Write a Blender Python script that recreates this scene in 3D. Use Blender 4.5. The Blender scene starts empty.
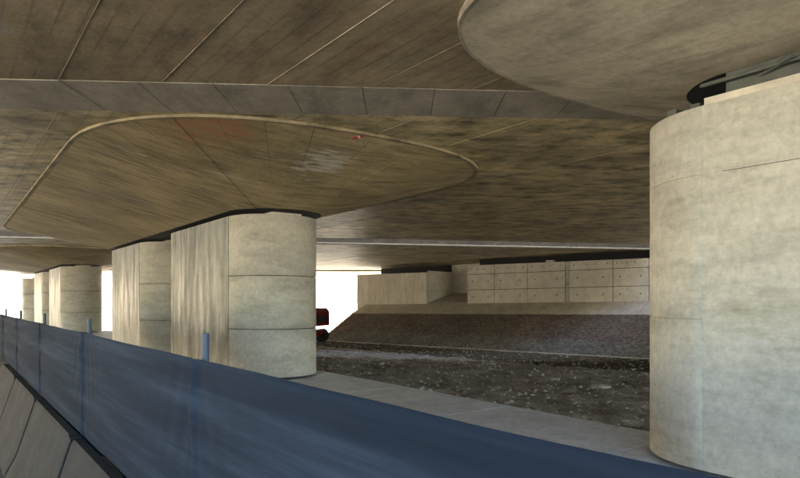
import bpy, math, random
from mathutils import Vector, noise
random.seed(7)
R = math.radians
sc = bpy.context.scene
C = sc.collection

# ------------------------------------------------------------------ camera, sky, sun, exposure
F, CX, HY, EYE = 628.0, 400.0, 301.0, 2.4      # focal length and horizon in photo pixels, eye height in metres
cam = bpy.data.objects.new('camera', bpy.data.cameras.new('camera'))
C.objects.link(cam); sc.camera = cam
cam.location = (0, 0, EYE); cam.rotation_euler = (R(90), 0, 0)
cam.data.sensor_width = 36; cam.data.lens = F / 800 * 36
cam.data.shift_y = (HY - 239) / 800
cam.data.clip_start = 0.05; cam.data.clip_end = 3000

SUN_AZ, SUN_EL = R(-58), R(38)
w = bpy.data.worlds.new('World'); sc.world = w; w.use_nodes = True
wn = w.node_tree.nodes; wn.clear()
sky = wn.new('ShaderNodeTexSky'); sky.sky_type = 'NISHITA'; sky.sun_disc = False
sky.sun_elevation = SUN_EL; sky.sun_rotation = SUN_AZ; sky.dust_density = 2.5; sky.ozone_density = 1.0
bg = wn.new('ShaderNodeBackground'); bg.inputs[1].default_value = 0.15
wo = wn.new('ShaderNodeOutputWorld')
w.node_tree.links.new(sky.outputs[0], bg.inputs[0]); w.node_tree.links.new(bg.outputs[0], wo.inputs[0])
sun = bpy.data.objects.new('sun', bpy.data.lights.new('sun', 'SUN')); C.objects.link(sun)
sun.data.energy = 5.0; sun.data.angle = R(0.5); sun.data.color = (1, .95, .86)
sd = Vector((math.sin(SUN_AZ) * math.cos(SUN_EL), math.cos(SUN_AZ) * math.cos(SUN_EL), math.sin(SUN_EL)))
sun.rotation_euler = sd.to_track_quat('Z', 'Y').to_euler(); sun.location = (-60, 25, 60)
sc.view_settings.view_transform = 'Standard'; sc.view_settings.look = 'None'
sc.view_settings.gamma = 1; sc.view_settings.use_curve_mapping = False
sc.view_settings.exposure = 3.5
sc.render.engine = 'CYCLES'
sc.cycles.max_bounces = 6; sc.cycles.diffuse_bounces = 5; sc.cycles.glossy_bounces = 2; sc.cycles.transmission_bounces = 1

# ------------------------------------------------------------------ helpers
TH = R(36)                                     # the road leaves 36 degrees left of the view axis
cu, su = math.cos(TH), math.sin(TH)
def uv(u, v, h=0.0):                           # u along the road, v across it (away from the camera)
    return (cu * v - su * u, su * v + cu * u, h)
AT = math.atan2(783, 628)                      # abutments run 51 degrees left
an = (math.cos(AT), math.sin(AT)); aa = (-math.sin(AT), math.cos(AT))
def NA(n, a, h=0.0):                           # n distance to the abutment plane, a along it
    return (an[0] * n + aa[0] * a, an[1] * n + aa[1] * a, h)
def a_at(px, n):                               # where the pixel column px meets the plane n
    t = (px - CX) / F; z = n / (t * an[0] + an[1]); return aa[0] * t * z + aa[1] * z

def mk(name, verts, faces, mat, root=None, smooth=False, mats=None, mi=None):
    o0 = Vector(root['_o']) if root and '_o' in root else Vector((0, 0, 0))
    me = bpy.data.meshes.new(name)
    me.from_pydata([tuple(Vector(p) - o0) for p in verts], [], faces)
    for m in (mats or [mat]): me.materials.append(m)
    if mi: me.polygons.foreach_set('material_index', mi)
    if smooth: me.polygons.foreach_set('use_smooth', [True] * len(me.polygons))
    me.update()
    import bmesh
    bm = bmesh.new(); bm.from_mesh(me); bmesh.ops.recalc_face_normals(bm, faces=bm.faces); bm.to_mesh(me); bm.free()
    o = bpy.data.objects.new(name, me); C.objects.link(o)
    if root is not None:
        o.parent = root
        if '_o' in root: o['_o'] = list(o0)
    return o
def tag(o, label=None, cat=None, group=None, kind=None):
    if label: o['label'] = label
    if cat: o['category'] = cat
    if group: o['group'] = group
    if kind: o['kind'] = kind
    return o
def thing(name, loc, label, cat, group=None):
    o = bpy.data.objects.new(name, None); C.objects.link(o); o.location = loc; o['_o'] = list(loc)
    return tag(o, label, cat, group)
class MB:
    def __init__(s): s.v = []; s.f = []
    def hexa(s, p):                            # p: 4 bottom + 4 top corners
        b = len(s.v); s.v += p
        s.f += [tuple(b + i for i in q) for q in ((3, 2, 1, 0), (4, 5, 6, 7), (0, 1, 5, 4), (1, 2, 6, 5), (2, 3, 7, 6), (3, 0, 4, 7))]
        return s
    def box(s, x0, x1, y0, y1, z0, z1, fn=None):
        fn = fn or (lambda a, b, c: (a, b, c))
        return s.hexa([fn(*q) for q in ((x0, y0, z0), (x1, y0, z0), (x1, y1, z0), (x0, y1, z0), (x0, y0, z1), (x1, y0, z1), (x1, y1, z1), (x0, y1, z1))])
    def prism(s, poly, z0, z1, fn=None):       # poly in plan
        fn = fn or (lambda a, b, c: (a, b, c)); b = len(s.v); n = len(poly)
        s.v += [fn(x, y, z0) for x, y in poly] + [fn(x, y, z1) for x, y in poly]
        s.f += [tuple(b + i for i in range(n))[::-1], tuple(b + n + i for i in range(n))]
        s.f += [(b + i, b + (i + 1) % n, b + n + (i + 1) % n, b + n + i) for i in range(n)]
        return s
    def tube(s, p, q, r, k=10, r2=None):
        p, q = Vector(p), Vector(q); d = (q - p).normalized()
        e = d.cross(Vector((0, 0, 1)) if abs(d.z) < .9 else Vector((1, 0, 0))).normalized(); g = d.cross(e)
        b = len(s.v); r2 = r if r2 is None else r2
        for c, rr in ((p, r), (q, r2)):
            s.v += [tuple(c + (e * math.cos(t) + g * math.sin(t)) * rr) for t in (2 * math.pi * i / k for i in range(k))]
        s.f += [tuple(b + i for i in range(k))[::-1], tuple(b + k + i for i in range(k))]
        s.f += [(b + i, b + (i + 1) % k, b + k + (i + 1) % k, b + k + i) for i in range(k)]
        return s
    def build(s, name, mat, root=None, smooth=False): return mk(name, s.v, s.f, mat, root, smooth)

# ------------------------------------------------------------------ materials
def material(name):
    m = bpy.data.materials.new(name); m.use_nodes = True
    n, l = m.node_tree.nodes, m.node_tree.links
    return m, n, l, n['Principled BSDF']
def tex(n, l, rot=0, scl=(1, 1, 1)):
    g = n.new('ShaderNodeNewGeometry'); mp = n.new('ShaderNodeMapping'); mp.vector_type = 'TEXTURE'
    mp.inputs['Rotation'].default_value = (0, 0, rot); mp.inputs['Scale'].default_value = scl
    l.new(g.outputs['Position'], mp.inputs['Vector']); return mp.outputs[0]
def nz(n, l, vec, scale, detail=6, rough=.6):
    t = n.new('ShaderNodeTexNoise'); t.inputs['Scale'].default_value = scale; t.inputs['Detail'].default_value = detail
    t.inputs['Roughness'].default_value = rough; l.new(vec, t.inputs['Vector']); return t.outputs['Fac']
def ramp(n, l, fac, stops):
    r = n.new('ShaderNodeValToRGB'); e = r.color_ramp.elements
    while len(e) < len(stops): e.new(.5)
    for k, (p, c) in enumerate(stops): e[k].position = p; e[k].color = (*c, 1) if len(c) == 3 else c
    l.new(fac, r.inputs[0]); return r.outputs[0]
def mix(n, l, a, b, fac, mode='MIX'):
    m = n.new('ShaderNodeMix'); m.data_type = 'RGBA'; m.blend_type = mode
    for s, x in ((0, fac), (6, a), (7, b)):
        if hasattr(x, 'type') and hasattr(x, 'is_linked'): l.new(x, m.inputs[s])
        else: m.inputs[s].default_value = x if s == 0 else (*x, 1)
    return m.outputs[2]
UR = math.pi / 2 + TH                          # world angle of the road direction
def concrete(name, c, dark=.55, light=1.25, big=.25, stain=None, streak=None, rot=UR, rough=.8, bump=.25, rlo=None, pale=None, stain_lo=.56, spots=(), con=1.0, pits=0, boards=0):
    """c base colour; stain (colour) blotches; streak = stretch of the streak texture along x, y, z in the rotated frame."""
    m, n, l, p = material(name)
    v0 = tex(n, l); vs = tex(n, l, rot, streak or (1, 1, 1))
    big_ = ramp(n, l, nz(n, l, v0, big, 5, .62), ((.3, (dark,) * 3), (.52, (1, 1, 1)), (.72, (light,) * 3)))
    col = mix(n, l, c, big_, 1.0, 'MULTIPLY')
    st = ramp(n, l, nz(n, l, vs, 1.6, 5, .66), ((.33, (1 - .38 * con,) * 3), (.5, (1, 1, 1)), (.68, (1 + .22 * con,) * 3)))
    col = mix(n, l, col, st, 1.0, 'MULTIPLY')
    fine = nz(n, l, v0, 9, 5, .72)
    col = mix(n, l, col, ramp(n, l, fine, ((.3, (.8,) * 3), (.7, (1.14,) * 3))), 1.0, 'MULTIPLY')
    if stain:
        f = ramp(n, l, nz(n, l, vs, .7, 5, .7), ((stain_lo, (0, 0, 0)), (stain_lo + .14, (1, 1, 1))))
        col = mix(n, l, col, stain, f)
    if pale:
        v1 = n.new('ShaderNodeVectorMath'); v1.operation = 'ADD'; v1.inputs[1].default_value = (37, 11, 5); l.new(vs, v1.inputs[0])
        f = ramp(n, l, nz(n, l, v1.outputs[0], 1.1, 6, .72), ((.62, (0, 0, 0)), (.7, (.75,) * 3)))
        col = mix(n, l, col, pale, f)
    for pos, rad, c_, lo in spots:
        ds = n.new('ShaderNodeVectorMath'); ds.operation = 'DISTANCE'; ds.inputs[1].default_value = pos; l.new(v0, ds.inputs[0])
        mr = n.new('ShaderNodeMapRange'); mr.inputs[1].default_value = rad; mr.inputs[2].default_value = rad * .3; mr.inputs[3].default_value = 0; mr.inputs[4].default_value = .34; l.new(ds.outputs['Value'], mr.inputs[0])
        ad = n.new('ShaderNodeMath'); ad.operation = 'ADD'; l.new(mr.outputs[0], ad.inputs[0]); l.new(nz(n, l, vs, 2.6, 6, .72), ad.inputs[1])
        col = mix(n, l, col, c_, ramp(n, l, ad.outputs[0], ((lo, (0, 0, 0)), (lo + .12, (.8,) * 3))))
    if boards:
        wv_ = n.new('ShaderNodeTexWave'); wv_.bands_direction = 'Y'; wv_.inputs['Scale'].default_value = .314 / boards
        wv_.inputs['Distortion'].default_value = .35; wv_.inputs['Detail'].default_value = 3; l.new(tex(n, l, UR), wv_.inputs['Vector'])
        bl = ramp(n, l, wv_.outputs['Fac'], ((.0, (.62,) * 3), (.07, (1, 1, 1)), (1, (1.06,) * 3)))
        col = mix(n, l, col, bl, ramp(n, l, nz(n, l, v0, .45, 3), ((.35, (.15,) * 3), (.65, (.9,) * 3))), 'MULTIPLY')
    if pits:
        vo = n.new('ShaderNodeTexVoronoi'); vo.inputs['Scale'].default_value = 4.5; l.new(v0, vo.inputs['Vector'])
        col = mix(n, l, col, ramp(n, l, vo.outputs['Distance'], ((.05, (.35,) * 3), (.09, (1, 1, 1)))), pits, 'MULTIPLY')
    l.new(col, p.inputs['Base Color'])
    p.inputs['Roughness'].default_value = rough
    if rlo is not None:
        l.new(ramp(n, l, nz(n, l, vs, 1.1, 6, .6), ((.35, (rlo,) * 3), (.65, (rough,) * 3))), p.inputs['Roughness'])
    h = nz(n, l, vs, 5, 4, .7)
    b = n.new('ShaderNodeBump'); b.inputs['Strength'].default_value = bump; b.inputs['Distance'].default_value = .03
    l.new(h, b.inputs['Height']); l.new(b.outputs[0], p.inputs['Normal'])
    return m
def plain(name, c, rough=.6, metal=0, var=.25, scale=3, bump=.1, stretch=(1, 1, 1), rot=UR):
    m, n, l, p = material(name); v = tex(n, l, rot, stretch)
    f = nz(n, l, v, scale, 7, .65)
    l.new(mix(n, l, c, ramp(n, l, f, ((.3, (1 - var,) * 3), (.7, (1 + var,) * 3))), 1.0, 'MULTIPLY'), p.inputs['Base Color'])
    p.inputs['Roughness'].default_value = rough; p.inputs['Metallic'].default_value = metal
    b = n.new('ShaderNodeBump'); b.inputs['Strength'].default_value = bump; b.inputs['Distance'].default_value = .02
    l.new(f, b.inputs['Height']); l.new(b.outputs[0], p.inputs['Normal'])
    return m

M = {}
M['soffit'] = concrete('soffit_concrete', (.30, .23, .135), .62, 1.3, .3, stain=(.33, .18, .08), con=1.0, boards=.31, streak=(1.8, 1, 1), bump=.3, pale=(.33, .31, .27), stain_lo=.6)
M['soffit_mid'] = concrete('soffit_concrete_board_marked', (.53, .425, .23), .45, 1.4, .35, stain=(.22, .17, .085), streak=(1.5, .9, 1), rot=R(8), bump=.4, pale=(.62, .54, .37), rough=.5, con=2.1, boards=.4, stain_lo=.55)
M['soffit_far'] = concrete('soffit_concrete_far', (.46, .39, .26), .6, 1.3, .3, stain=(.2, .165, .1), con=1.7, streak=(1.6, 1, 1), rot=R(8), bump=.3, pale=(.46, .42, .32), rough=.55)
M['slab'] = concrete('deck_slab_concrete', (.11, .095, .07))
M['capital'] = concrete('capital_concrete', (.33, .255, .13), .55, 1.3, .22, stain=(.19, .155, .095), streak=(.35, 2.2, 1), bump=.25, con=1.2, pale=(.48, .45, .36), stain_lo=.6,
    spots=(((-4.0, 13.4, 5.85), 2.0, (.33, .15, .06), .74), ((-1.9, 15.6, 5.5), 1.7, (.62, .59, .5), .76), ((-9, 20, 5.7), 2.4, (.2, .165, .11), .78)))
M['capital_near'] = concrete('capital_concrete_near', (.40, .345, .245), .6, 1.25, .4, stain=(.3, .25, .17), streak=(3, .8, 1), bump=.3, pale=(.45, .42, .34))
M['rim'] = concrete('rim_concrete', (.31, .25, .145), .55, 1.25, 1.5)
M['seam'] = concrete('seam_mortar', (.36, .30, .2), .45, 1.35, .5, con=1.6)
M['band'] = concrete('infill_concrete', (.37, .325, .25), .75, 1.15, .5, con=.8, bump=.25, streak=(1, 2.5, 1), rot=0)
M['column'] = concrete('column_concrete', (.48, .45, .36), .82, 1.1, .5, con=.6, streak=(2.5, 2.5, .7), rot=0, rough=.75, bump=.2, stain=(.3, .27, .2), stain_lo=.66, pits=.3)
M['column_flat'] = concrete('column_side_concrete', (.21, .215, .178), .5, 1.3, .6, con=1.3, streak=(.4, .4, 2.6), rot=0, rough=.65, rlo=.45, bump=.04, stain=(.085, .085, .07), pale=(.5, .51, .47), stain_lo=.52)  # base set darker than the rounded ends, painting weaker light from the left
M['column_near'] = concrete('near_column_concrete', (.50, .475, .385), .85, 1.1, .6, con=.6, streak=(2.2, 2.2, .5), rot=0, rough=.7, bump=.18, stain=(.30, .27, .19), pale=(.52, .52, .5), stain_lo=.6, pits=.35)
M['abut'] = concrete('abutment_concrete', (.62, .575, .46), .88, 1.1, .5, rough=.85, bump=.1, con=.35)
M['abut_board'] = concrete('board_marked_concrete', (.62, .575, .47), .88, 1.1, .5, streak=(.5, .5, 3), rough=.85, bump=.1, con=.45)
M['apron'] = concrete('apron_concrete', (.44, .395, .31), .88, 1.1, .6, con=.5)
M['path'] = concrete('path_concrete', (.60, .61, .62), .88, 1.1, .3, rough=.7, con=.5)
M['barrier'] = concrete('barrier_concrete_shaded', (.021, .026, .029), .65, 1.2, 1.2, streak=(1, 1, 2), rough=.8, bump=.3, stain=(.011, .014, .016), stain_lo=.58)  # base darkened to paint in the shadow of the unmodelled camera vehicle
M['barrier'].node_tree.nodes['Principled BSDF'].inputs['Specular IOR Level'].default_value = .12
M['dark'] = plain('dark_void', (.02, .018, .015), .9)
M['gap_shade'] = plain('painted_gap_shade', (.016, .015, .014), .8)  # near-black colour that paints the shade of the bearing gaps
M['hole'] = plain('tie_hole_shade', (.14, .125, .10), .9)
M['bearing'] = plain('bearing_mortar', (.58, .53, .42), .8)
M['bearing_steel'] = plain('bearing_steel', (.085, .09, .075), .7, 0)
M['asphalt'] = plain('asphalt', (.055, .055, .057), .85, 0, .3, 30, .3)
M['sand'] = plain('dry_sandy_ground', (.42, .37, .28), .9, 0, .2, .4, .2)
M['pipe'] = plain('grey_pipe', (.3, .28, .22), .5)
M['post'] = plain('galvanised_steel', (.05, .068, .088), .6, .2, .15, 6)
M['red'] = plain('red_machine_paint', (.15, .004, .005), .5, 0, .15, 4, .03)
M['black'] = plain('black_rubber', (.018, .018, .02), .7)
M['glass'] = plain('dark_cab_glass', (.02, .025, .03), .08, 0, .05)
M['white'] = plain('white_sticker', (.8, .8, .78), .5, 0, .05)
M['sticker'] = plain('red_sticker', (.6, .05, .06), .5, 0, .05)

# soil
m, n, l, p = material('dug_soil'); v0 = tex(n, l)
f = nz(n, l, v0, .8, 6, .68)
col = ramp(n, l, f, ((.3, (.18, .158, .125)), (.46, (.30, .27, .22)), (.6, (.42, .38, .32)), (.75, (.54, .50, .43))))
col = mix(n, l, col, ramp(n, l, nz(n, l, v0, 12, 6, .7), ((.3, (.6,) * 3), (.7, (1.35,) * 3))), 1.0, 'MULTIPLY')
l.new(col, p.inputs['Base Color']); p.inputs['Roughness'].default_value = 1; p.inputs['Specular IOR Level'].default_value = .1
b = n.new('ShaderNodeBump'); b.inputs['Strength'].default_value = .7; b.inputs['Distance'].default_value = .08
l.new(nz(n, l, v0, 7, 5, .72), b.inputs['Height']); l.new(b.outputs[0], p.inputs['Normal']); M['soil'] = m
M['mud'] = plain('darkened_track_mud', (.10, .082, .058), 1, 0, .45, 2.5, .5)
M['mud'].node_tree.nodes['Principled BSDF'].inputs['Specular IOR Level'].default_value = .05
# stone setts of the slope
def sett(name, a, b2):
    m, n, l, p = material(name); g = n.new('ShaderNodeNewGeometry')
    c = ramp(n, l, g.outputs['Random Per Island'], ((0, a), (1, b2)))
    c = mix(n, l, c, ramp(n, l, nz(n, l, tex(n, l), .5, 5), ((.3, (.7,) * 3), (.7, (1.3,) * 3))), 1.0, 'MULTIPLY')
    l.new(c, p.inputs['Base Color']); p.inputs['Roughness'].default_value = .8; return m
M['sett_brown'] = sett('brown_stone_sett', (.08, .060, .044), (.185, .142, .108))
M['sett_grey'] = sett('grey_stone_sett', (.095, .084, .068), (.21, .188, .155))
M['clod'] = sett('soil_clod', (.12, .105, .085), (.46, .42, .36))
M['sett_bed'] = plain('sett_bedding', (.05, .045, .04), .95, 0, .3, 6)
# blue mesh cloth
m, n, l, p = material('blue_fence_cloth')
f = nz(n, l, tex(n, l, UR, (14, 1, .55)), 3.0, 6, .68)
col = ramp(n, l, f, ((.3, (.011, .0165, .026)), (.48, (.017, .0255, .039)), (.68, (.033, .047, .068))))
l.new(col, p.inputs['Base Color']); p.inputs['Roughness'].default_value = .85; p.inputs['Specular IOR Level'].default_value = .04
wv = nz(n, l, tex(n, l, UR, (1, 1, 1)), 90, 2); b = n.new('ShaderNodeBump'); b.inputs['Strength'].default_value = .15; b.inputs['Distance'].default_value = .004
l.new(wv, b.inputs['Height']); l.new(b.outputs[0], p.inputs['Normal']); M['cloth'] = m

# ------------------------------------------------------------------ ground, road, path
mb = MB()
vs = [(-900, -.02), (-9, -.02), (10.26, -.02), (10.3, -1.35), (60, -1.35), (900, -1.35)]
us = [-900, -40, 0, 40, 100, 900]
verts = [uv(u, v, h) for v, h in vs for u in us]; k = len(us)
faces = [(i * k + j, i * k + j + 1, (i + 1) * k + j + 1, (i + 1) * k + j) for i in range(len(vs) - 1) for j in range(k - 1)]
tag(mk('ground', verts, faces, M['sand']), kind='structure')
rd = MB().hexa([uv(-60, -8, -.3), uv(-60, 5.4, -.3), uv(200, 5.4, -.3), uv(200, -8, -.3), uv(-60, -8, 0), uv(-60, 5.4, 0), uv(200, 5.4, 0), uv(200, -8, 0)])
tag(rd.build('road', M['asphalt']), kind='structure')
path = tag(mk('path', *[x for x in (lambda b: (b.v, b.f))(MB().box(-30, 110, 5.42, 10.32, -.6, .008, uv))], M['path']), kind='structure')
# cast slabs of the path
root = path
sl = MB().box(0, 3.97, 5.45, 10.35, -.2, .03)
for i in range(12):
    o = mk('slab', [uv(u - 6 + i * 4, v, h) for u, v, h in sl.v], sl.f, M['path'], path)

# dug soil between the path and the slope
NB = 39.8
def v_end(u): return (NB + .5 - .2588 * u) / .966
GU, GV = 420, 230
def soil_h(u, v):
    x, y, _ = uv(u, v); t = (v - 10.3) / (v_end(u) - 10.3)
    base = -.30 - .88 * min(1, t * 1.5) ** .8
    p = Vector((x * .45, y * .45, 0))
    rough = noise.fractal(p, .9, 2.1, 6) * .10 + noise.fractal(p * 5.3, .6, 2.2, 5) * .075
    rough += abs(noise.noise(p * 1.7)) * .08
    edge = min(1, max(0, (1 - t) / .16)) * min(1, (v - 10.3) / .5)
    rut = -.10 * math.exp(-((t - .80) / .05) ** 2) * (1 + noise.noise(Vector((u * .5, 3, 0))))
    return base + rough * (.12 + .88 * edge) + rut
verts = []; faces = []
for i in range(GU + 1):
    u = -12 + 84 * i / GU; ve = v_end(u)
    for j in range(GV + 1):
        v = 10.46 + (ve - 10.46) * (j / GV) ** 1.15
        verts.append(uv(u, v, soil_h(u, v)))
for i in range(GU):
    for j in range(GV):
        q = i * (GV + 1) + j; faces.append((q, q + GV + 1, q + GV + 2, q + 1))
mi = [1 if (j / GV) ** 1.15 > .66 + .06 * noise.noise(Vector((i * .12, j * .1, 2))) else 0 for i in range(GU) for j in range(GV)]  # mud track, spread wider so its colour tones down the sky-lit strip
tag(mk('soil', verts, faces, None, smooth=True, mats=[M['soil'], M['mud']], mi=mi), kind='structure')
# clods and rubble, uncounted
rb = MB()
for _ in range(14000):
    u = random.uniform(-4, 50); ve = v_end(u); v = 10.6 + (ve - 11.6) * random.random() ** 1.3
    r = random.choice((.02, .025, .03, .035, .04, .05, .06, .09)) * random.uniform(.7, 1.3); x, y, h = uv(u, v, soil_h(u, v))
    b0 = len(rb.v); a0 = random.random() * 6
    for kx in range(5):
        t = a0 + kx * 1.2566; q = random.uniform(.6, 1.15) * r; rb.v.append((x + q * math.cos(t), y + q * math.sin(t), h + random.uniform(-.1, .35) * r))
    rb.v += [(x + random.uniform(-.3, .3) * r, y + random.uniform(-.3, .3) * r, h + r * random.uniform(.5, .9)), (x, y, h - r * .6)]
    for kx in range(5): rb.f += [(b0 + kx, b0 + (kx + 1) % 5, b0 + 5), (b0 + (kx + 1) % 5, b0 + kx, b0 + 6)]
o = tag(rb.build('rubble', M['clod']), 'loose soil clods and rubble strewn over the dug ground', 'rubble', kind='stuff')
# larger pale concrete chunks
def chunk(px, py, s, label, flat=.35, seed=1):
    rr = random.Random(seed); t = (px - CX) / F; z = 3.2 * F / (py - HY)
    for _ in range(6):                         # settle on the soil surface
        x, y = t * z, z; u = -su * x + cu * y; v = cu * x + su * y
        h = soil_h(u, v); z = (EYE - h) * F / (py - HY)
    k = 7; vv = []; ff = []
    for hh, sc_ in ((-.2, 1.05), (flat * .6, 1), (flat, .75)):
        for i in range(k):
            a = 2 * math.pi * i / k + rr.uniform(-.2, .2); q = s * sc_ * rr.uniform(.75, 1.1)
            vv.append((x + q * math.cos(a), y + q * .7 * math.sin(a), h + s * hh * rr.uniform(.8, 1.2)))
    for a in range(2): ff += [(a * k + i, a * k + (i + 1) % k, (a + 1) * k + (i + 1) % k, (a + 1) * k + i) for i in range(k)]
    ff.append(tuple(2 * k + i for i in range(k))); ff.append(tuple(range(k))[::-1])
    tag(mk('concrete_chunk', vv, ff, M['apron']), label, 'chunk', 'pale chunks lying on the soil')
chunk(600, 388, .42, 'flat pale concrete chunk on the soil nearest the right column', .22, 2)
chunk(492, 364, .17, 'small pale chunk on the soil below the middle of the slope', .5, 3)
chunk(382, 365, .16, 'small pale chunk on the soil near the middle column', .5, 4)
chunk(555, 380, .2, 'low pale chunk on the soil, left of the flat one', .3, 5)

# ------------------------------------------------------------------ slope of stone setts, apron, kerb
NBASE, NCREST, NW = 39.6, 44.0, 46.0
AL, AR = 41.2, -8  # right end stops short out of view to let sky light in
def crest_h(a): return 1.23 + .0095 * (40 - a)
def wall_h(a): return 2.05 + .012 * (40 - a)
HB = -1.2
eb = MB().hexa([NA(NBASE, AR, -2), NA(NW + 8, AR, -2), NA(NW + 8, AL, -2), NA(NBASE, AL, -2),
                NA(NBASE, AR, HB - .05), NA(NW + 8, AR, HB), NA(NW + 8, AL, HB), NA(NBASE, AL, HB - .05)])
def slope_pt(a, s, off=0):                      # s 0 at the base, 1 at the crest
    h0, h1 = HB, crest_h(a); n_ = NBASE + (NCREST - NBASE) * s
    d = Vector((NCREST - NBASE, h1 - h0)).normalized()
    return NA(n_ - off * d.y, a, h0 + (h1 - h0) * s + off * d.x)
eb = MB()
eb.hexa([NA(NBASE, AR, -2), NA(NW, AR, -2), NA(NW, AL, -2), NA(NBASE, AL, -2),
         slope_pt(AR, 0, -.06), NA(NW, AR, crest_h(AR) - .1), NA(NW, AL, crest_h(AL) - .1), slope_pt(AL, 0, -.06)])
eb.v[5] = NA(NCREST, AR, crest_h(AR) - .06); eb.v[6] = NA(NCREST, AL, crest_h(AL) - .06)
eb.v[1] = NA(NCREST, AR, -2); eb.v[2] = NA(NCREST, AL, -2)
bank = tag(eb.build('embankment', M['sett_bed']), kind='structure')
st = MB(); mi = []
DA, ROWS = .18, 44
for r_ in range(ROWS):
    s0, s1 = r_ / ROWS + .002, (r_ + 1) / ROWS - .002
    a = AL - (.13 if r_ % 2 else 0)
    while a > 2:
        w_ = DA * random.uniform(.88, 1.1); g = .01; o1 = random.uniform(0, .022); o2 = random.uniform(0, .022)
        st.hexa([slope_pt(a - g, s0, -.05), slope_pt(a - w_ + g, s0, -.05), slope_pt(a - w_ + g, s1, -.05), slope_pt(a - g, s1, -.05),
                 slope_pt(a - g, s0, o1), slope_pt(a - w_ + g, s0, o2), slope_pt(a - w_ + g, s1, o2), slope_pt(a - g, s1, o1)])
        mi += [1 if r_ + random.uniform(-2, 2) < 15 else 0] * 6; a -= w_
o = tag(mk('stone_setts', st.v, st.f, None, bank, mats=[M['sett_brown'], M['sett_grey']], mi=mi), kind='stuff')
# apron slabs between crest and wall (rising on into the recess between the abutments)
A2R, A1L = a_at(427, NW), a_at(467.5, NW)
NR = NW + 4.0
def apron(a, n_): 
    t = (n_ - NCREST) / (NW - NCREST); return crest_h(a) + (wall_h(a) - crest_h(a)) * t + .02
a = AL
while a > 0:
    a1 = a - 1.5
    bx = MB().hexa([NA(n_, x, apron(x, n_) - .3) for n_, x in ((NCREST - .05, a - .012), (NCREST - .05, a1 + .012), (NW + .3, a1 + .012), (NW + .3, a - .012))] +
                   [NA(n_, x, apron(x, n_)) for n_, x in ((NCREST - .05, a - .012), (NCREST - .05, a1 + .012), (NW + .3, a1 + .012), (NW + .3, a - .012))])
    bx.build('apron_slab', M['apron'], bank); a = a1
rise = .28
bx = MB().hexa([NA(n_, x, h_ - .4) for n_, x, h_ in ((NW + .3, A2R - .02, wall_h(A2R)), (NW + .3, A1L + .02, wall_h(A1L)), (NR + .1, A1L - 2, 3.15), (NR + .1, A2R - .02, 3.15))] +
               [NA(n_, x, h_) for n_, x, h_ in ((NW + .3, A2R - .02, apron(A2R, NW + .3)), (NW + .3, A1L - 2, apron(A1L, NW + .3)), (NR + .1, A1L - 2, 3.17), (NR + .1, A2R - .02, 3.17))])
bx.build('apron_slab', M['apron'], bank)
kb = MB().box(-.49, .49, -.09, .09, -.3, .07)
a = AL + 2
while a > 4:
    mk('kerb_stone', [NA(NBASE - .12 + y, a + x, HB + .02 + z + random.uniform(-.004, .004)) for x, y, z in kb.v], kb.f, M['apron'], bank); a -= 1.0

# ------------------------------------------------------------------ abutments
TOP1, TOP2 = 5.48, 5.0
ab = thing('abutment', NA(NW, 25, 2.1), 'long pale abutment wall of formed concrete panels with tie holes', 'abutment')
MB().hexa([NA(NW + .06, A1L - .02, 1), NA(NW + .06, AR, 1), NA(NW + 1.2, AR, 1), NA(NW + 1.2, A1L - .02, 1),
           NA(NW + .06, A1L - .02, TOP1), NA(NW + .06, AR, TOP1), NA(NW + 1.2, AR, TOP1), NA(NW + 1.2, A1L - .02, TOP1)]).build('wall_core', M['slab'], ab)
MB().hexa([NA(NW + 1.21, A1L - .5, 1), NA(NW + 1.21, AR, 1), NA(NW + 1.6, AR, 1), NA(NW + 1.6, A1L - .5, 1),
           NA(NW + 1.21, A1L - .5, 6.6), NA(NW + 1.21, AR, 6.6), NA(NW + 1.6, AR, 6.6), NA(NW + 1.6, A1L - .5, 6.6)]).build('back_wall', M['gap_shade'], ab)  # near-black face paints the shade behind the bearings
pxs = [467.5, 494.2, 527.5, 565.2, 569, 613, 649, 690, 735, 790, 850, 920]
cols = [a_at(x, NW) for x in pxs]
def pan(a0, a1, f0, f1, proud=0):
    g = .024
    return MB().hexa([NA(NW - proud + d, x, h_) for d, hh in ((0, 0), (0, 1)) for x, h_, d in
        (((a0 - g, f0(a0) + g, 0), (a1 + g, f0(a1) + g, 0), (a1 + g, f0(a1) + g, .08), (a0 - g, f0(a0) + g, .08)) if hh == 0 else
         ((a0 - g, f1(a0) - g, 0), (a1 + g, f1(a1) - g, 0), (a1 + g, f1(a1) - g, .08), (a0 - g, f1(a0) - g, .08)))])
j2 = lambda a: 3.36 + (0.03 * (27 - a) if a < 27 else 0) * .35
j1 = lambda a: 4.68 + (0.03 * (27 - a) if a < 27 else 0) * .35
for i in range(len(cols) - 1):
    a0, a1 = cols[i], cols[i + 1]; narrow = abs(a0 - a1) < .8
    if narrow:
        pan(a0, a1, lambda a: wall_h(a) - .1, lambda a: TOP1 - .02, -.035).build('pilaster_strip', M['column'], ab); continue
    rows = ((lambda a: wall_h(a) - .1, j2), (j2, j1), (j1, lambda a: TOP1))
    for rI, (f0, f1) in enumerate(rows):
        pr = random.uniform(0, .012)
        o = pan(a0, a1, f0, f1, pr).build('wall_panel', M['abut'], ab)
        for fr in ((.2, .78) if rI < 2 else (.12, .4, .62, .88)):
            ax = a0 + (a1 - a0) * fr; hz_ = (f0(ax) + f1(ax)) / 2 + .06
            MB().tube(NA(NW - pr - .012, ax, hz_), NA(NW - pr + .03, ax, hz_), .06 if rI < 2 else .05, 8).build('tie_hole', M['hole'], o)
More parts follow.
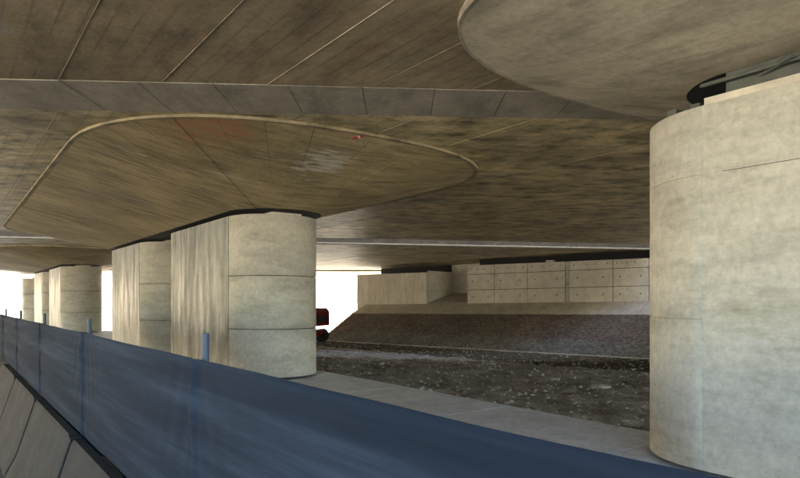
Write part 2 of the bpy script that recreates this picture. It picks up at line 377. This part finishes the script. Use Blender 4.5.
# bearings in the dark gap
for px in (551,):
    ax = a_at(px, NW + .4); MB().box(-.3, .3, -.2, .2, 0, .14, lambda x, y, z: NA(NW + .3 + y, ax + x, TOP1 + z)).build('bearing', M['bearing'], ab)

ab2 = thing('abutment', NA(NW, 41, 2), 'pale board marked abutment block beside the bright opening', 'abutment')
A2L = a_at(357, NW)
core = MB().hexa([NA(NW + .05, A2L, 1), NA(NW + .05, A2R, 1), NA(NR, A2R, 1), NA(NR, A2L, 1), NA(NW + .05, A2L, TOP2), NA(NW + .05, A2R, TOP2), NA(NR, A2R, TOP2), NA(NR, A2L, TOP2)])
core.build('wall_core', M['slab'], ab2)
MB().box(A2L, A2R, NR - .3, NR, TOP2, 6.3, lambda a, n_, h: NA(n_, a, h)).build('back_wall', M['gap_shade'], ab2)  # shade above this block painted as a near-black face
nb = 11
for i in range(nb):
    a0 = A2L + (A2R - A2L) * i / nb; a1 = A2L + (A2R - A2L) * (i + 1) / nb; pr = random.uniform(0, .012)
    MB().hexa([NA(NW - pr, a0 - .006, 1.6), NA(NW - pr, a1 + .006, 1.6), NA(NW + .048, a1 + .006, 1.6), NA(NW + .048, a0 - .006, 1.6),
               NA(NW - pr, a0 - .006, TOP2), NA(NW - pr, a1 + .006, TOP2), NA(NW + .048, a1 + .006, TOP2), NA(NW + .048, a0 - .006, TOP2)]).build('board_strip', M['abut_board'], ab2)
for h0, h1 in ((1.0, 3.3), (3.32, 5.15)):
    MB().box(NW + .06, NR, -.04, .0, h0, h1, lambda n_, d, h: NA(n_, A2R - .045 + d + .04, h)).build('side_panel', M['abut'], ab2)
rw = thing('recess_wall', NA(NR, 34, 3.1), 'narrow pale recessed wall between the two abutments', 'wall')
MB().hexa([NA(NR, A2R + .5, 2), NA(NR, A1L - 4, 2), NA(NR + .4, A1L - 4, 2), NA(NR + .4, A2R + .5, 2),
           NA(NR, A2R + .5, 6.4), NA(NR, A1L - 4, 6.4), NA(NR + .4, A1L - 4, 6.4), NA(NR + .4, A2R + .5, 6.4)]).build('wall', M['abut'], rw)

# ------------------------------------------------------------------ viaduct decks
def u_on(v, y0, k): return (y0 + k * cu * v - su * v) / (cu + su * k)
SOF = 6.24
def deck(label, near, far, hfun, step, vr, mat, panels=None, thick=1.45, phase=0, gap=.006, seam=.005):
    v0, v1 = vr
    c = uv((u_on(8, *near) + u_on(8, *far)) / 2, 8, 0)
    d = thing('viaduct_deck', (c[0], c[1], SOF), label, 'viaduct')
    def P(v, e, dz):
        x, y, _ = uv(u_on(v, *e), v); return (x, y, hfun(x, y) + dz)
    MB().hexa([P(v0, near, .03), P(v1, near, .03), P(v1, far, .03), P(v0, far, .03), P(v0, near, thick), P(v1, near, thick), P(v1, far, thick), P(v0, far, thick)]).build('slab', M['slab'], d)
    for e, sg in ((near, 1), (far, -1)):
        e2 = (e[0] + .35 * sg, e[1])
        MB().hexa([P(v0, e, thick + .003), P(v1, e, thick + .003), P(v1, e2, thick + .003), P(v0, e2, thick + .003), P(v0, e, thick + 1.5), P(v1, e, thick + 1.5), P(v1, e2, thick + 1.5), P(v0, e2, thick + 1.5)]).build('added_sun_parapet', M['slab'], d)  # unseen edge walls, added and raised to block sun slivers on the soil
    if panels:
        v = panels[0] + phase
        while v < panels[1]:
            w_ = step * random.uniform(.93, 1.07); dz = random.uniform(-.006, .006); a, b_ = v + gap, v + w_ - gap
            MB().hexa([P(a, near, dz), P(b_, near, dz), P(b_, far, dz), P(a, far, dz), P(a, near, .028), P(b_, near, .028), P(b_, far, .028), P(a, far, .028)]).build('soffit_panel', mat, d)
            if seam and (mat is M['soffit'] or random.random() < .55):
                a, b_ = v + w_ - seam, v + w_ + seam
                MB().hexa([P(a, near, -.008), P(b_, near, -.008), P(b_, far, -.008), P(a, far, -.008), P(a, near, .029), P(b_, near, .029), P(b_, far, .029), P(a, far, .029)]).build('formwork_seam', M['seam'], d)
            v += w_
    return d
A_NEAR, A_FAR = (-3.6, .07), (11.3, .07)
B_NEAR, B_FAR = (13.0, .06), (39.1, .2)
C_NEAR, C_FAR = (41.0, .2), (67, .06)
D_NEAR, D_FAR = (68.6, .06), (77.5, .06)
flat = lambda x, y: SOF
fallC = lambda x, y: 6.12 - .016 * (y - 41.4 - .2 * x)
fallD = lambda x, y: 5.62 - .012 * (y - 68)
dA = deck('nearest viaduct deck overhead with seamed rusty brown underside', A_NEAR, A_FAR, flat, 1.55, (-24, 50), M['soffit'], (-8, 34), phase=.1)  # decks stop short out of view, sides left open for bounce light
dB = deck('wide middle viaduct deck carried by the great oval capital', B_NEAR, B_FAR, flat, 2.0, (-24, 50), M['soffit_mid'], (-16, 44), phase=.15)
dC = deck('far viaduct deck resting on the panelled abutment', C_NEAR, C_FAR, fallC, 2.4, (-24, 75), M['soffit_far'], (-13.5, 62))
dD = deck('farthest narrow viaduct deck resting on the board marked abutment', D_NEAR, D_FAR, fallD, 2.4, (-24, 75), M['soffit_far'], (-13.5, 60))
# grey infill strip between the near and the middle deck
inf = thing('infill_strip', (0, 12, SOF), 'grey strip of short concrete panels closing the joint between two decks', 'viaduct joint')
x = -16.4
MB().hexa([(-50, 11.33 - 3.5, SOF + .035), (50, 11.33 + 3.5, SOF + .035), (50, 13 + 2.97, SOF + .035), (-50, 13 - 3.03, SOF + .035),
           (-50, 11.33 - 3.5, SOF + .3), (50, 11.33 + 3.5, SOF + .3), (50, 13 + 2.97, SOF + .3), (-50, 13 - 3.03, SOF + .3)]).build('backing', M['slab'], inf)
while x < 16:
    w_ = 1.31; g = .007; x0, x1 = x + g, x + w_ - g; dz = random.uniform(-.012, .012)
    q = [(x0, 11.32 + .07 * x0), (x1, 11.32 + .07 * x1), (x1, 12.98 + .06 * x1), (x0, 12.98 + .06 * x0)]
    MB().hexa([(a, b_, SOF - .012 + dz * .5) for a, b_ in q] + [(a, b_, SOF + .032) for a, b_ in q]).build('infill_panel', M['band'], inf); x += w_

# capitals: an oval rim lofted down to the column heads
def oval(u0, u1, v0, a_end, b, n_, hw_pts=32, straight=1.25, ex=2.5):
    pts = []
    L = u1 - u0 - 2 * a_end; ns = max(2, round(L / straight))
    for i in range(ns): pts.append(('s', -1, i / ns))
    for i in range(hw_pts): pts.append(('e', 1, i / hw_pts))
    for i in range(ns): pts.append(('s', 1, i / ns))
    for i in range(hw_pts): pts.append(('e', -1, i / hw_pts))
    out = []
    for k_, s, t in pts:
        if k_ == 's': out.append((u0 + a_end + L * t, v0 - b) if s < 0 else (u1 - a_end - L * t, v0 + b))
        else:
            an_ = -math.pi / 2 + math.pi * t if s > 0 else math.pi / 2 + math.pi * t
            cx_, sx_ = math.cos(an_), math.sin(an_)
            ee = 2 / ex
            uu = abs(cx_) ** ee * (1 if cx_ > 0 else -1) * a_end; vv = abs(sx_) ** ee * (1 if sx_ > 0 else -1) * b
            out.append(((u1 - a_end if s > 0 else u0 + a_end) + uu, v0 + vv))
    return out
def capital(deck_, rim, base, drop, hb, mat, hf, mrim='rim', ring=.11, g=.005, rnd=.016):
    n_ = len(rim)
    def hs(u, v):
        x_, y_, _ = uv(u, v); return hf(x_, y_)
    cap = MB()
    inner = []
    cu_, cv_ = sum(u for u, v in rim) / n_, sum(v for u, v in rim) / n_
    for (u, v), (ub, vb) in zip(rim, base):
        d = Vector((ub - u, vb - v)); d.normalize(); inner.append((u + d.x * ring, v + d.y * ring))
    cap.v = [uv(u, v, hs(u, v) + .04) for u, v in rim] + [uv(u, v, hs(u, v) - drop) for u, v in rim] + [uv(u, v, hs(u, v) - drop) for u, v in inner] + [uv(u, v, hs(u, v) - drop + .05) for u, v in inner] + [uv(u, v, hb + .05) for u, v in base]
    for r_ in range(4):
        cap.f += [(r_ * n_ + i, r_ * n_ + (i + 1) % n_, (r_ + 1) * n_ + (i + 1) % n_, (r_ + 1) * n_ + i) for i in range(n_)]
    cap.f.append(tuple(4 * n_ + i for i in range(n_)))
    nf = len(cap.f); mi = [0] * (2 * n_) + [1] * (nf - 2 * n_)
    o = mk('capital', cap.v, cap.f, None, deck_, mats=[M[mrim], mat], mi=mi)
    MB().prism(base, hb, hb + .05, uv).build('capital_base', M['gap_shade'], o)  # near-black underside paints the shaded slot over the column heads
    per = 2
    for i in range(0, n_, per):
        ids = [(i + q) % n_ for q in range(per + 1)]; dz = random.uniform(0, rnd)
        R_ = [Vector(inner[q]) for q in ids]; B_ = [Vector(base[q]) for q in ids]
        R_[0] = R_[0] + (R_[1] - R_[0]).normalized() * g; R_[-1] = R_[-1] - (R_[-1] - R_[-2]).normalized() * g
        k2 = per + 1
        vv = [uv(p_.x, p_.y, hs(*p_) - drop + dz) for p_ in R_] + [uv(p_.x, p_.y, hb + .004 + dz) for p_ in B_]
        vv += [uv(p_.x, p_.y, hs(*p_) - drop + .048) for p_ in R_] + [uv(p_.x, p_.y, hb + .048) for p_ in B_]
        ff = []
        for q in range(per):
            ff += [(q, q + 1, k2 + q + 1, k2 + q), (2 * k2 + q, 2 * k2 + q + 1, 3 * k2 + q + 1, 3 * k2 + q), (q, q + 1, 2 * k2 + q + 1, 2 * k2 + q), (k2 + q, k2 + q + 1, 3 * k2 + q + 1, 3 * k2 + q)]
        ff += [(0, k2, 3 * k2, 2 * k2), (per, k2 + per, 3 * k2 + per, 2 * k2 + per)]
        mk('capital_panel', vv, ff, mat, o)
    return o
PER = 34.3
for k_, (dk, drop, hf) in enumerate(((dB, .06, flat), (dC, .10, fallC))):
    du = k_ * PER
    rim = oval(12.0 + du, 41.6 + du, 8.05, 5.0, 5.65, 0)
    # same number of points on both outlines
    ns = round((41.6 - 12 - 10) / 1.25)
    base = oval(17.0 + du, 36.7 + du, 8.48, 1.5, 1.5, 0, ex=2.0, straight=(36.7 - 17.0 - 3.0) / ns)
    cp = capital(dk, rim, base, drop, 5.12 if k_ == 0 else 5.09, M['capital'], hf)
    if k_ == 0:
        # small red and white sticker on the underside
        bpy.context.view_layer.update()
        dg = bpy.context.evaluated_depsgraph_get()
        dr = Vector(((358 - CX) / F, 1, (HY - 137) / F)).normalized()
        hit, loc, nor, *_ = sc.ray_cast(dg, Vector((0, 0, EYE)), dr)
        if hit:
            nor = -nor if nor.z > 0 else nor
            e = nor.cross(Vector((.25, .97, 0))).normalized(); g_ = nor.cross(e).normalized()
            for q0, q1, mt in ((-.13, .0, 'sticker'), (.0, .05, 'white'), (.05, .13, 'sticker')):
                q = [loc + nor * .006 + e * a_ + g_ * b_ for a_, b_ in ((q0, -.06), (q1, -.06), (q1, .06), (q0, .06))]
                MB().hexa([tuple(x_) for x_ in q] + [tuple(x_ + nor * .004) for x_ in q]).build('sticker', M[mt], cp)
cap1 = cp
rim0 = oval(-26.0, 7.6, 9.65, 2.5, 4.4, 0, straight=1.5, ex=2.5); ns0 = round((33.6 - 5.0) / 1.5)
base0 = oval(-24.0, 5.3, 9.65, 1.05, 1.05, 0, ex=2.0, straight=(29.3 - 2.1) / ns0)
base0 = base0 if len(base0) == len(rim0) else [base0[int(i * len(base0) / len(rim0))] for i in range(len(rim0))]
capital(dA, rim0, base0, .12, 5.5, M['capital_near'], flat, 'capital_near', .05, .0015, .005)

# ------------------------------------------------------------------ columns
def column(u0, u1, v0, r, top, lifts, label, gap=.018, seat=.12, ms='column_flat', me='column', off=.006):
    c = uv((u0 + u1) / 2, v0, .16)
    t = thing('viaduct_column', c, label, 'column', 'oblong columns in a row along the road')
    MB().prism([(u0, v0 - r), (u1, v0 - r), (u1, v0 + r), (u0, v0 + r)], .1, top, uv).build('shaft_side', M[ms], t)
    def arc(uc, sgn, rr, k=26): return [(uc + sgn * (rr * math.sin(math.pi * i / k) + .002), v0 - rr * math.cos(math.pi * i / k)) for i in range(k + 1)]
    for uc, sgn in ((u0, -1), (u1, 1)):
        hs = [.1] + list(lifts) + [top]
        MB().prism(arc(uc, sgn, r - .035), .1, top - .03, uv).build('joint_core', M['dark'], t)
        for h0, h1 in zip(hs, hs[1:]):
            g0 = gap / 2 if h0 > .1 else 0; g1 = gap / 2 if h1 < top else 0
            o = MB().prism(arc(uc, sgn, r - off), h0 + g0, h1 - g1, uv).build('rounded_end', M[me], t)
            for f_ in o.data.polygons: f_.use_smooth = len(f_.vertices) == 4 and abs(f_.normal.z) < .1
            bv = o.modifiers.new('chamfer', 'BEVEL'); bv.width = .012 if off > .002 else .002; bv.segments = 1; bv.limit_method = 'ANGLE'; bv.angle_limit = R(50)
    for uu in ((u0 - .72, u1 + .72) if seat else ()):
        MB().box(uu - .42, uu + .3, v0 - .52, v0 + .48, top, top + seat * .7, uv).build('bearing', M['bearing'], t)
        MB().box(uu - .3, uu + .3, v0 - .42, v0 + .42, top + seat * .7, top + seat, uv).build('bearing_plate', M['bearing_steel'], t)
    return t
VC, RC = 8.48, 1.42
column(18.66, 24.5, VC, RC, 5.0, (1.55, 3.16), 'big oblong concrete column in the middle with two dark joints on its rounded end')
column(29.5, 35.0, VC, RC, 5.0, (1.55, 3.16), 'streaked oblong concrete column just left of and behind the big middle one')
column(18.66 + PER, 24.8 + PER, VC, RC, 4.97, (1.55, 3.16), 'far oblong column standing alone against the white gap, left of the pair')
column(29.6 + PER, 35.4 + PER, VC, RC, 4.97, (1.55, 3.16), 'far narrow column partly hidden behind another, second from the left edge')
column(81, 87, VC, RC, 4.9, (1.55, 3.16), 'farthest column, small, at the left edge of the picture')
cr = column(-4, 4.48, 9.74, RC, 5.05, (2.15, 4.12), 'nearest huge concrete column filling the right edge of the picture', .004, 0, 'column_near', 'column_near', .0008)
# bearing assembly on the nearest column
MB().box(1.2, 4.2, 9.74 - RC - .003, 9.74 - RC + .02, 4.11, 4.119, lambda a, b, c: uv(a, b, c + .012 * math.sin(a * 3))).build('pour_joint', M['bearing_steel'], cr)
MB().box(2.9, 4.55, 8.5, 9.3, 5.05, 5.2, uv).build('bearing', M['bearing'], cr)
MB().box(3.1, 4.3, 8.6, 9.2, 5.2, 5.5, uv).build('bearing_plate', M['bearing_steel'], cr)
for q in (4.75, 5.1): MB().box(q, q + .14, 8.75, 10.4, 5.052, 5.24, uv).build('bearing_beam', M['bearing_steel'], cr)
MB().tube(uv(5.45, 9.3, 5.1), uv(3.4, 8.42, 5.42), .035, 8).build('bearing_strut', M['bearing_steel'], cr)
MB().tube(uv(4.6, 8.5, 5.38), uv(0.5, 8.5, 5.42), .03, 8).build('bearing_strut', M['bearing_steel'], cr)

# drain pipe along the far deck joint
pipe = thing('drain_pipe', (0, 40.4, 6.0), 'thin pale pipe slung along the joint before the far deck', 'pipe')
for i in range(16):
    x0 = -24 + 3.2 * i; p0 = (x0, 40.75 + .2 * x0, 6.06); p1 = (x0 + 3.17, 40.75 + .2 * (x0 + 3.17), 6.06)
    s_ = MB().tube(p0, p1, .055, 8).build('pipe_section', M['pipe'], pipe)
    MB().tube((p0[0] - .1, p0[1] - .02, 6.06), (p0[0] + .1, p0[1] + .02, 6.06), .085, 8).build('coupling', M['pipe'], pipe)

# ------------------------------------------------------------------ barriers and fence beside the road
prof = [(.66, 0), (.66, .09), (.78, .32), (1.0, 1.02), (1.02, 1.06), (1.10, 1.06), (1.12, 1.02), (1.24, .32), (1.34, .09), (1.34, 0)]
names = ['fourth concrete road barrier along the fence, farthest in sight', 'third concrete road barrier along the fence', 'second concrete road barrier along the fence', 'concrete road barrier at the bottom edge of the picture, nearest in sight', 'road barrier just below the picture edge']
for i, u0 in enumerate((12.87, 9.87, 6.87, 3.87)):
    u1 = u0 + 2.97; c = uv(u0 + 1.5, 1.0)
    t = thing('road_barrier', c, names[i], 'barrier', 'concrete barriers lined up under the fence')
    k_ = len(prof); sec = []
    us_ = [u0 + .03, u0 + .05, u1 - .05, u1 - .03]
    for si, u in enumerate(us_):
        s_ = .975 if si in (0, 3) else 1
        sec += [uv(u, 1 + (v - 1) * s_, h * (s_ if h > .5 else 1)) for v, h in prof]
    ff = [tuple(range(k_)), tuple(range(3 * k_, 4 * k_))[::-1]] + [(s_ * k_ + j, s_ * k_ + (j + 1) % k_, (s_ + 1) * k_ + (j + 1) % k_, (s_ + 1) * k_ + j) for s_ in range(3) for j in range(k_)]
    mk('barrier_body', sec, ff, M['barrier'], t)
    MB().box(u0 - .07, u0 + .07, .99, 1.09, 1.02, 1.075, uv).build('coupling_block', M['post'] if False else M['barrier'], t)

fen = thing('construction_fence', uv(6, 1.15, 1.0), 'long dark blue cloth covered fence running along the roadside', 'fence')
VF = 1.135
PU = [-3.43 + 3.45 * i for i in range(12)]
NU, NH = 2200, 34
verts = []; faces = []
for i in range(NU + 1):
    u = -3.43 + 3.45 * 11 * i / NU; ph = ((u + 3.43) % 3.45) / 3.45
    sag = -.006 * math.sin(math.pi * ph) ** 1.2 + .006 * noise.noise(Vector((u * 1.3, 0, 0)))
    low = .05 * noise.noise(Vector((u * .8, 5, 0))) + .03 * noise.noise(Vector((u * 3, 9, 0)))
    for j in range(NH + 1):
        t = j / NH; h = (1.02 + low) * (1 - t) + (2.084 + sag) * t
        belly = math.sin(math.pi * ph) * math.sin(math.pi * t)
        wr = .012 * noise.noise(Vector((u * .3, h * 5.5, 1))) + .004 * noise.noise(Vector((u * .8 + h, h * 14, 7)))
        dp = min(ph, 1 - ph) * 3.45
        wr += .007 * math.sin(dp * 26 + h * 9 + 4 * noise.noise(Vector((u * .9, h, 4)))) * math.exp(-dp / .35) * (.3 + t)
        wr += .0045 * math.sin(h * 62 + 5 * noise.noise(Vector((u * .25, 0, 8)))) * max(0, t - .45) * 1.8
        wr += .002 * math.sin(h * 38 + 3 * noise.noise(Vector((u * .7, 0, 3)))) * (1 - abs(2 * t - 1))
        verts.append(uv(u, VF - .008 - .03 * belly - .022 * math.exp(-(min(ph, 1 - ph) * 3.45 / .035) ** 2) + wr * min(1, 4 * (1 - t) + .25), h))
for i in range(NU):
    for j in range(NH):
        q = i * (NH + 1) + j; faces.append((q, q + NH + 1, q + NH + 2, q + 1))
cl = mk('cloth', verts, faces, M['cloth'], fen, smooth=True)
so = cl.modifiers.new('thickness', 'SOLIDIFY'); so.thickness = .002
for u in PU:
    MB().tube(uv(u, VF + .045, .78), uv(u, VF + .045, 2.22), .021, 10).build('post', M['post'], fen)
for a, b_ in zip(PU, PU[1:]):
    MB().tube(uv(a, VF + .04, 2.02), uv(b_, VF + .04, 2.02), .014, 8).build('top_rail', M['post'], fen)

# ------------------------------------------------------------------ red wheeled excavator behind the middle column
ez = 54.0; ex_ = (320.5 - CX) / F * ez
ER = R(36 + 28)                                  # heading left and away
fx, fy = -math.sin(ER), math.cos(ER); rx, ry = math.cos(ER), math.sin(ER)
EO = (ex_ + fx * .55 + rx * .0, ez + fy * .55, -1.2)
exc = thing('wheeled_excavator', EO, 'red wheeled digger half hidden behind the middle column', 'excavator')
def E(f_, r_, h): return (EO[0] + fx * f_ + rx * r_, EO[1] + fy * f_ + ry * r_, EO[2] + h)
def ebox(f0, f1, r0, r1, h0, h1): return MB().box(f0, f1, r0, r1, h0, h1, E)
ebox(-.5, 3.4, -.55, .55, .75, 1.15).build('chassis', M['red'], exc)
for f_ in (0, 2.8):
    MB().tube(E(f_, -1.0, .6), E(f_, 1.0, .6), .16, 10).build('axle', M['red'], exc)
    for s_ in (-1, 1):
        wh = MB().tube(E(f_, s_ * .82, .6), E(f_, s_ * 1.28, .6), .60, 24).build('wheel', M['black'], exc)
        MB().tube(E(f_, s_ * 1.20, .6), E(f_, s_ * 1.30, .6), .3, 14).build('rim', M['bearing_steel'], wh)
MB().tube(E(1.2, 0, 1.15), E(1.2, 0, 1.42), .6, 18).build('slew_ring', M['black'], exc)
pts = [(-.65, 1.45), (-.72, 1.7), (-.68, 2.7), (-.45, 2.98), (.9, 3.0), (1.2, 2.5), (2.6, 2.4), (2.75, 1.45)]
for nm, r0, r1, mt in (('upper_body', -1.2, .0, 'red'),):
    b0 = MB(); b0.v = [E(f_, -1.22, h) for f_, h in pts] + [E(f_, 1.22, h) for f_, h in pts]; k_ = len(pts)
    b0.f = [tuple(range(k_)), tuple(range(k_, 2 * k_))[::-1]] + [(i, (i + 1) % k_, k_ + (i + 1) % k_, k_ + i) for i in range(k_)]
    ub = b0.build(nm, M['red'], exc); bv = ub.modifiers.new('edge', 'BEVEL'); bv.width = .05; bv.segments = 2
ebox(-.735, -.722, -.8, .8, 1.75, 2.3).build('grille', M['black'], exc)
for s_ in (-1, 1): ebox(-.735, -.722, s_ * 1.02 - .09, s_ * 1.02 + .09, 2.4, 2.55).build('tail_light', M['bearing_steel'], exc)
MB().tube(E(.1, .7, 3.0), E(.1, .7, 3.5), .05, 8).build('exhaust_pipe', M['black'], exc)
ebox(-.2, .7, -1.0, -.3, 3.0, 3.35).build('exhaust_housing', M['black'], exc)
cb = ebox(1.25, 2.75, .15, 1.15, 2.4, 3.6).build('cab', M['black'], exc)
ebox(1.4, 2.6, 1.151, 1.17, 2.6, 3.45).build('window', M['glass'], cb)
ebox(1.249, 1.235, .3, 1.0, 2.7, 3.45).build('window', M['glass'], cb)
bm_ = MB()
for a, b_, r1_, r2_ in (((2.2, -.2, 2.1), (3.6, -.2, 3.9), .26, .2), ((3.6, -.2, 3.9), (5.4, -.2, 3.1), .2, .16)): bm_.tube(E(*a), E(*b_), r1_, 8, r2_)
bm_.build('boom', M['red'], exc)
MB().tube(E(5.4, -.2, 3.2), E(4.9, -.2, 1.0), .17, 8, .12).build('dipper_arm', M['red'], exc)
ebox(4.4, 5.2, -.7, .3, .05, .9).build('bucket', M['black'], exc)

for o in bpy.data.objects:
    if '_o' in o: del o['_o']
